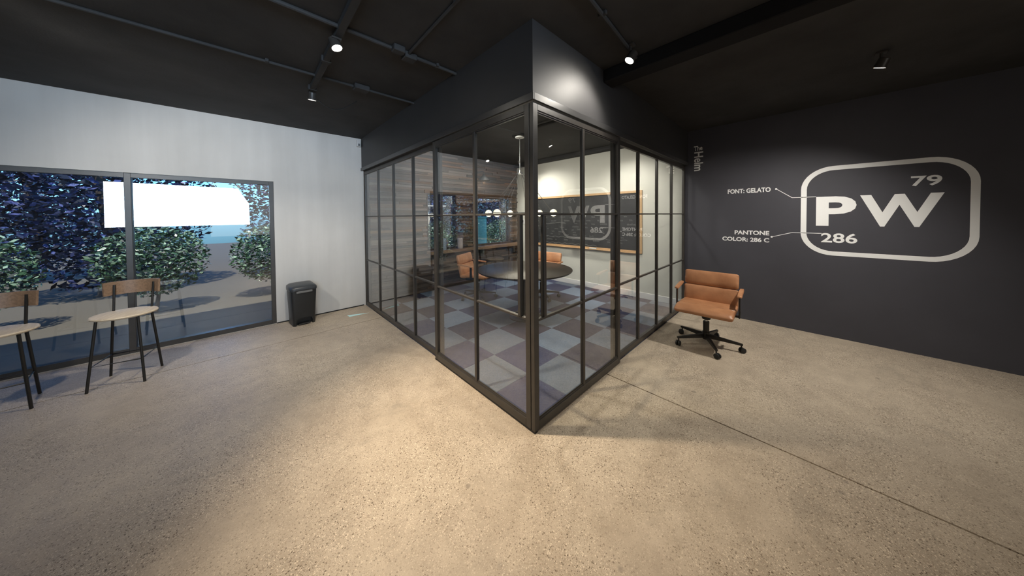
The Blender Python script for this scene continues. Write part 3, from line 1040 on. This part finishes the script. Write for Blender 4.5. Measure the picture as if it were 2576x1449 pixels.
def office_chair(label, loc, rz, star, group=None):
    """forward is local +x"""
    t = thing('office_chair', label, 'office chair', loc, rz, 'tan leather office chairs')
    HW = 0.275
    ys = [-HW, -HW + 0.004, -HW + 0.014, -HW + 0.035, -0.12, 0.0, 0.12, HW - 0.035, HW - 0.014, HW - 0.004, HW]
    sh = [0.016, 0.009, 0.003, 0.0, 0.0, 0.0, 0.0, 0.0, 0.003, 0.009, 0.016]
    # seat: two upholstered sections with a seam
    front = smooth_closed([(0.055, 0.475), (0.075, 0.493), (0.17, 0.492), (0.245, 0.480), (0.285, 0.445), (0.270, 0.408), (0.20, 0.412), (0.06, 0.418), (0.052, 0.445)])
    rear = smooth_closed([(-0.245, 0.445), (-0.235, 0.478), (-0.14, 0.480), (0.02, 0.492), (0.048, 0.478), (0.056, 0.450), (0.048, 0.418), (-0.14, 0.412), (-0.235, 0.412)])
    s = part(MB().loft(pad_loops(front, ys, sh)), 'seat', M_LEATHER, t, True, 60)
    part(MB().loft(pad_loops(rear, ys, sh)), 'seat_rear', M_LEATHER, t, True, 60)
    # back: two stacked cushions leaning back
    R = Matrix.Rotation(math.radians(-13), 3, 'Y')

    def lean(pts):
        o = []
        for (x, z) in pts:
            v = R @ Vector((x, 0, z - 0.47))
            o.append((v.x - 0.215, v.z + 0.47))
        return o
    low = smooth_closed([(-0.03, 0.43), (0.012, 0.44), (0.026, 0.50), (0.026, 0.60), (0.014, 0.652), (-0.012, 0.658), (-0.034, 0.64), (-0.036, 0.50)])
    upc = smooth_closed([(-0.034, 0.66), (-0.010, 0.655), (0.014, 0.662), (0.028, 0.71), (0.026, 0.79), (0.010, 0.838), (-0.014, 0.842), (-0.036, 0.82), (-0.038, 0.70)])
    b = part(MB().loft(pad_loops(lean(low), ys, sh)), 'backrest', M_LEATHER, t, True, 60)
    part(MB().loft(pad_loops(lean(upc), ys, sh)), 'headrest_cushion', M_LEATHER, t, True, 60)
    for sy in (-1, 1):
        y = sy * 0.305
        arm = MB()
        prof = [(-0.022, -0.010), (0.022, -0.010), (0.024, 0.0), (0.018, 0.012), (-0.018, 0.012), (-0.024, 0.0)]
        path = [(-0.262, 0.664, 0.8), (-0.18, 0.660, 1.0), (-0.08, 0.650, 1.0), (0.0, 0.640, 1.0), (0.028, 0.636, 0.9), (0.036, 0.634, 0.6)]
        arm.loft([[(x, y + py * k, z + pz * k) for (py, pz) in prof] for (x, z, k) in path])
        part(arm, 'armrest', M_LEATHER, t, True, 50)
        sup = MB()
        sup.box((-0.020, y - 0.006, 0.44), (0.022, y + 0.006, 0.632), 0.002)
        sup.box((-0.10, y - 0.006, 0.395), (0.022, y + 0.006, 0.440), 0.002)
        sup.box((-0.06, min(y, y - sy * 0.30), 0.396), (0.0, max(y, y - sy * 0.30), 0.408), 0.002)
        part(sup, 'arm_support', M_CHAIRM, t)
    part(MB().box((-0.10, -0.12, 0.385), (0.09, 0.12, 0.412), 0.004), 'mechanism', M_CHAIRM, t)
    part(MB().lathe([(0.040, 0.312), (0.044, 0.318), (0.044, 0.386)], n=18), 'lift_housing', M_CHAIRM, t, True)
    part(MB().lathe([(0.018, 0.27), (0.018, 0.314)], n=14), 'gas_lift', M_STEEL, t, True)
    part(MB().lathe([(0.038, 0.075), (0.038, 0.16), (0.031, 0.165), (0.031, 0.285)], n=18), 'column', M_CHAIRM, t, True)
    part(MB().tube([(0.02, -0.10, 0.39), (0.03, -0.20, 0.378), (0.03, -0.25, 0.378)], 0.006, 6), 'lever', M_CHAIRM, t, True)
    for k in range(5):
        a = star + 2 * PI * k / 5
        ca, sa = math.cos(a), math.sin(a)
        lg = MB()
        loops = []
        for (r, zc, hw, hh) in ((0.02, 0.115, 0.019, 0.024), (0.15, 0.106, 0.016, 0.018), (0.335, 0.092, 0.012, 0.010)):
            loops.append([(r * ca - w * sa, r * sa + w * ca, zc + h) for (w, h) in ((-hw, -hh), (hw, -hh), (hw * 0.8, hh), (-hw * 0.8, hh))])
        lg.loft(loops)
        leg = part(lg, 'leg', M_CHAIRM, t)
        c = MB()
        c.tube([(0.322 * ca, 0.322 * sa, 0.088), (0.322 * ca, 0.322 * sa, 0.055)], 0.007, 8)
        wa = a + 0.7
        n = Vector((-math.sin(wa), math.cos(wa), 0))
        p = Vector((0.322 * ca + 0.012 * math.cos(wa), 0.322 * sa + 0.012 * math.sin(wa), 0.029))
        c.tube([p - n * 0.024, p - n * 0.021, p - n * 0.006, p - n * 0.004], [0.024, 0.029, 0.029, 0.02], 16)
        c.tube([p + n * 0.004, p + n * 0.006, p + n * 0.021, p + n * 0.024], [0.02, 0.029, 0.029, 0.024], 16)
        part(c, 'caster', M_BLACK, leg, True)
    return t


office_chair('tan leather office chair on the concrete floor before the charcoal wall', (2.46, -0.53, 0), math.radians(182), math.radians(63 - 182))
office_chair('tan leather office chair left of the round table near the wooden wall', (1.69, 2.93, 0.003), math.radians(-62), math.radians(20))
office_chair('tan leather office chair behind the round table, below the chalkboard', (2.56, 2.10, 0.003), math.radians(188), math.radians(-160))

# ================================================================== PEDAL BIN


def rrect(hx, hy, r, n=4):
    pts = []
    for (cx, cy, a0) in ((hx - r, hy - r, 0), (-hx + r, hy - r, 90), (-hx + r, -hy + r, 180), (hx - r, -hy + r, 270)):
        for k in range(n + 1):
            a = math.radians(a0 + 90 * k / n)
            pts.append((cx + r * math.cos(a), cy + r * math.sin(a)))
    return pts


bn = thing('pedal_bin', 'black plastic pedal bin standing against the grey wall', 'bin', (-0.895, 3.80, 0), math.radians(6))
loops = []
for (z, s) in ((0.0, 0.86), (0.012, 0.875), (0.25, 0.935), (0.46, 1.0), (0.50, 1.0)):
    loops.append([(x * s, y * s, z) for (x, y) in rrect(0.150, 0.155, 0.035)])
body = MB().loft(loops)
o_body = part(body, 'body', M_BIN, bn, True, 50)
# pedal recess cut at the front foot
cut = MB()
cut.loft([[(x, -0.2, z) for (x, z) in ((-0.098, -0.02), (0.098, -0.02), (0.096, 0.060), (0.085, 0.092), (0.062, 0.106), (-0.062, 0.106), (-0.085, 0.092), (-0.096, 0.060))],
          [(x, -0.07, z) for (x, z) in ((-0.098, -0.02), (0.098, -0.02), (0.096, 0.060), (0.085, 0.092), (0.062, 0.106), (-0.062, 0.106), (-0.085, 0.092), (-0.096, 0.060))]])
oc = cut.build('cutter', M_BLACK)
oc.parent = bn
md = o_body.modifiers.new('recess', 'BOOLEAN')
md.object = oc
md.operation = 'DIFFERENCE'
bpy.context.view_layer.update()
dg = bpy.context.evaluated_depsgraph_get()
nm = bpy.data.meshes.new_from_object(o_body.evaluated_get(dg))
o_body.modifiers.clear()
o_body.data = nm
nm.name = 'body'
bpy.data.objects.remove(oc)
part(MB().box((-0.07, -0.145, 0.012), (0.07, -0.072, 0.024), 0.006), 'pedal', M_BLACK, bn)
lid = []
for (z, s) in ((0.498, 1.02), (0.502, 1.065), (0.535, 1.07), (0.553, 1.05), (0.573, 0.90), (0.583, 0.6), (0.586, 0.3)):
    lid.append([(x * s, y * s, z + 0.010 * (y * s / 0.155) * (1 if z > 0.51 else 0)) for (x, y) in rrect(0.150, 0.155, 0.05)])
part(MB().loft(lid), 'lid', M_BINLID, bn, True, 60)
part(MB().box((-0.095, -0.171, 0.470), (0.095, -0.150, 0.500), 0.006), 'rim_grip', M_GRIP, bn)

tag(MB().loft([[(-0.345, 3.650, 0.0005), (-0.335, 3.545, 0.0005), (-0.06, 3.53, 0.0005)], [(-0.345, 3.650, 0.002), (-0.335, 3.545, 0.002), (-0.06, 3.53, 0.002)]]).build('sun_sliver', M_SUNSLIVER), 'pale cyan sliver of painted sunlight on the concrete by the grey wall', 'light patch')  # thin coloured sheet standing in for a sliver of sunlight

# ================================================================== CAFE CHAIRS (seen mirrored in the left glass)


def cafe_chair(label, loc, rz):
    t = thing('cafe_chair', label, 'chair', loc, rz, 'cafe chairs along the grey wall')
    part(MB().lathe([(0.175, 0.622), (0.195, 0.628), (0.20, 0.638), (0.195, 0.648), (0.18, 0.650)], n=32), 'seat', M_SEAT, t, True)
    bk = MB()
    lo = []
    for k in range(11):
        a = math.radians(125 + 110 * k / 10)
        ca, sa = math.cos(a), math.sin(a)
        lo.append([((0.205 + d) * ca, (0.205 + d) * sa, z) for (d, z) in ((0, 0.80), (0.014, 0.80), (0.020, 0.93), (0.006, 0.93))])
    bk.loft(lo)
    part(bk, 'backrest', M_LEDGE, t, True)
    for (sx, sy) in ((1, 1), (1, -1), (-1, 1), (-1, -1)):
        part(MB().tube([(0.12 * sx, 0.12 * sy, 0.63), (0.165 * sx, 0.165 * sy, 0.0)], 0.010, 8), 'leg', M_CHAIRM, t, True)
    for sy in (1, -1):
        part(MB().tube([(-0.13, 0.12 * sy, 0.63), (-0.165, 0.125 * sy, 0.90)], 0.009, 8), 'back_post', M_CHAIRM, t, True)
    part(MB().tube([(0.147 * math.cos(PI / 4 + PI / 2 * k) * 1.414 / 1.414 * 1.40, 0.147 * math.sin(PI / 4 + PI / 2 * k) * 1.40, 0.22) for k in range(4)], 0.007, 6, closed=True), 'footrest', M_CHAIRM, t, True)
    return t


cafe_chair('cafe chair with round pale wooden seat, nearer the pedal bin', (-2.32, 3.22, 0), math.radians(-100))
cafe_chair('cafe chair with round pale wooden seat, further left along the grey wall', (-2.95, 3.20, 0), math.radians(-80))

# ================================================================== OUTSIDE THE WINDOWS
gd = struct(MB().box((-14, LY + 0.25, -0.25), (16, 24, -0.02)).build('ground', M_PATH))
M_LEAF = [mat('leaf_green', (0.045, 0.10, 0.045), 0.35), mat('leaf_pale', (0.30, 0.42, 0.28), 0.3), mat('leaf_dark', (0.010, 0.022, 0.018), 0.5)]
M_TREE = [mat('leaf_blue_black', (0.010, 0.012, 0.022), 0.5), mat('leaf_blue_grey', (0.030, 0.036, 0.075), 0.4), mat('leaf_violet_grey', (0.075, 0.085, 0.20), 0.35)]  # blue of reflected sky is put into these leaf colours


def foliage(mb_name, n, cen, rad, size, mats, parent, seed):
    rnd = random.Random(seed)
    bm = bmesh.new()
    for _ in range(n):
        while True:
            p = Vector((rnd.uniform(-1, 1), rnd.uniform(-1, 1), rnd.uniform(-1, 1)))
            if 0.3 < p.length < 1:
                break
        c = Vector((cen[0] + p.x * rad[0], cen[1] + p.y * rad[1], cen[2] + p.z * rad[2]))
        a = Vector((rnd.uniform(-1, 1), rnd.uniform(-1, 1), rnd.uniform(-0.6, 0.6))).normalized()
        b = a.cross(Vector((rnd.uniform(-1, 1), rnd.uniform(-1, 1), rnd.uniform(-1, 1)))).normalized()
        s = size * rnd.uniform(0.6, 1.4)
        vs = [bm.verts.new(c + q) for q in (a * s, b * s * 0.45, -a * s, -b * s * 0.45)]
        f = bm.faces.new(vs)
        f.material_index = rnd.choice((0, 0, 1, 2)) if len(mats) > 1 else 0
    me = bpy.data.meshes.new(mb_name)
    bm.to_mesh(me)
    bm.free()
    for m in mats:
        me.materials.append(m)
    o = bpy.data.objects.new(mb_name, me)
    COL.objects.link(o)
    o.parent = parent
    o['kind'] = 'stuff'
    return o


M_BARK = wood_mat('bark', (0.06, 0.045, 0.035), (0.12, 0.09, 0.07), (6, 6, 1), 0.9)
bush_pos = [(2.2, 6.0), (3.55, 6.0), (4.9, 6.0), (6.25, 6.0), (7.6, 6.0), (-2.6, 6.2), (-4.2, 6.2), (-1.1, 6.3)]
bush_lab = ['leafy green bush outside the left window', 'leafy green bush outside behind the wooden post between the windows', 'leafy green bush outside the right window behind the turquoise cabinet',
            'leafy green bush outside the right half of the right window', 'leafy green bush outside at the right edge of the right window',
            'leafy green bush outside the shopfront window near the bin', 'leafy green bush outside the far end of the shopfront window', 'leafy green bush outside behind the grey wall beside the shopfront']
for i, (x, y) in enumerate(bush_pos):
    t = thing('bush', bush_lab[i], 'bush', (x, y, -0.02), group='bushes outside the windows')
    foliage('leaves', 3200, (0, 0, 0.86), (0.64, 0.5, 0.60), 0.036, M_LEAF, t, i)
    part(MB().tube([(0, 0, 0), (0.05, 0, 0.4), (0.2, 0.05, 0.8)], [0.03, 0.022, 0.01], 6), 'stem', M_BARK, t, True)
tree_pos = [(4.1, 8.6), (7.6, 8.7), (11.1, 8.8), (9.4, 12.4), (5.8, 12.4), (2.2, 12.4), (-3.6, 8.7), (-7.1, 8.8), (-5.4, 12.2), (-9.0, 12.4), (-0.1, 8.8)]
tree_lab = ['dark bluish tree outside behind the left window bush', 'dark bluish tree outside the right window behind the turquoise cabinet', 'dark bluish tree outside at the right edge of the right window',
            'tree further off in the right window, between two nearer trees', 'tree further off in the left window, between two nearer trees', 'tree further off at the left side of the left window',
            'dark tree outside the shopfront window near the bin', 'dark tree outside the far end of the shopfront window', 'tree further off outside the shopfront, between two nearer trees', 'tree further off beyond the end of the shopfront', 'dark tree outside hidden mostly by the grey wall']
for i, (x, y) in enumerate(tree_pos):
    t = thing('tree', tree_lab[i], 'tree', (x, y, -0.02), group='trees outside the windows')
    foliage('crown', 8500, (0, 0, 2.25), (1.68, 1.2, 2.2), 0.062, M_TREE, t, 30 + i)
    part(MB().tube([(0, 0, 0), (0.1, 0, 1.2), (-0.1, 0.1, 2.6), (0.1, 0, 4.0)], [0.13, 0.11, 0.08, 0.03], 8), 'trunk', M_BARK, t, True)
    for k in range(4):
        a = k * 1.7 + i
        part(MB().tube([(0, 0, 1.4 + 0.4 * k), (0.7 * math.cos(a), 0.5 * math.sin(a), 2.0 + 0.4 * k), (1.3 * math.cos(a), 0.8 * math.sin(a), 2.3 + 0.5 * k)], [0.05, 0.03, 0.012], 6), 'branch', M_BARK, t, True)
cbx = thing('utility_cabinet', 'turquoise utility cabinet standing outside the right window', 'cabinet', (3.27, 5.05, -0.02), world=True)
M_TURQ = painted('turquoise_paint', (0.20, 0.62, 0.60), 0.06, 0.4, 4, 0.4, 0.02)
part(MB().box((3.02, 4.95, -0.02), (3.52, 5.25, 1.50), 0.012), 'body', M_TURQ, cbx)
part(MB().box((3.00, 4.93, 1.50), (3.54, 5.27, 1.54), 0.008), 'lid', M_TURQ, cbx)
part(MB().box((3.05, 4.938, 0.98), (3.49, 4.95, 1.46), 0.003), 'door', M_TURQ, cbx)
rl = thing('glint_bars', 'two white bars added outside the left window, standing in for reflected lamp lines', 'glint_bars', (1.8, 5.1, 0), world=True)  # white bars added in place of the reflected lines of linear lamps
M_GLINT = mat('white_glint_paint', (0.85, 0.85, 0.85), 0.4)
part(MB().box((1.40, 5.08, 1.805), (2.27, 5.11, 1.840)), 'bar', M_GLINT, rl)
part(MB().box((1.40, 5.08, 1.575), (2.59, 5.11, 1.610)), 'bar', M_GLINT, rl)
for x in (1.415,):
    part(MB().box((x - 0.015, 5.08, -0.02), (x + 0.015, 5.11, 1.805)), 'added_glint_post', M_METAL, rl)
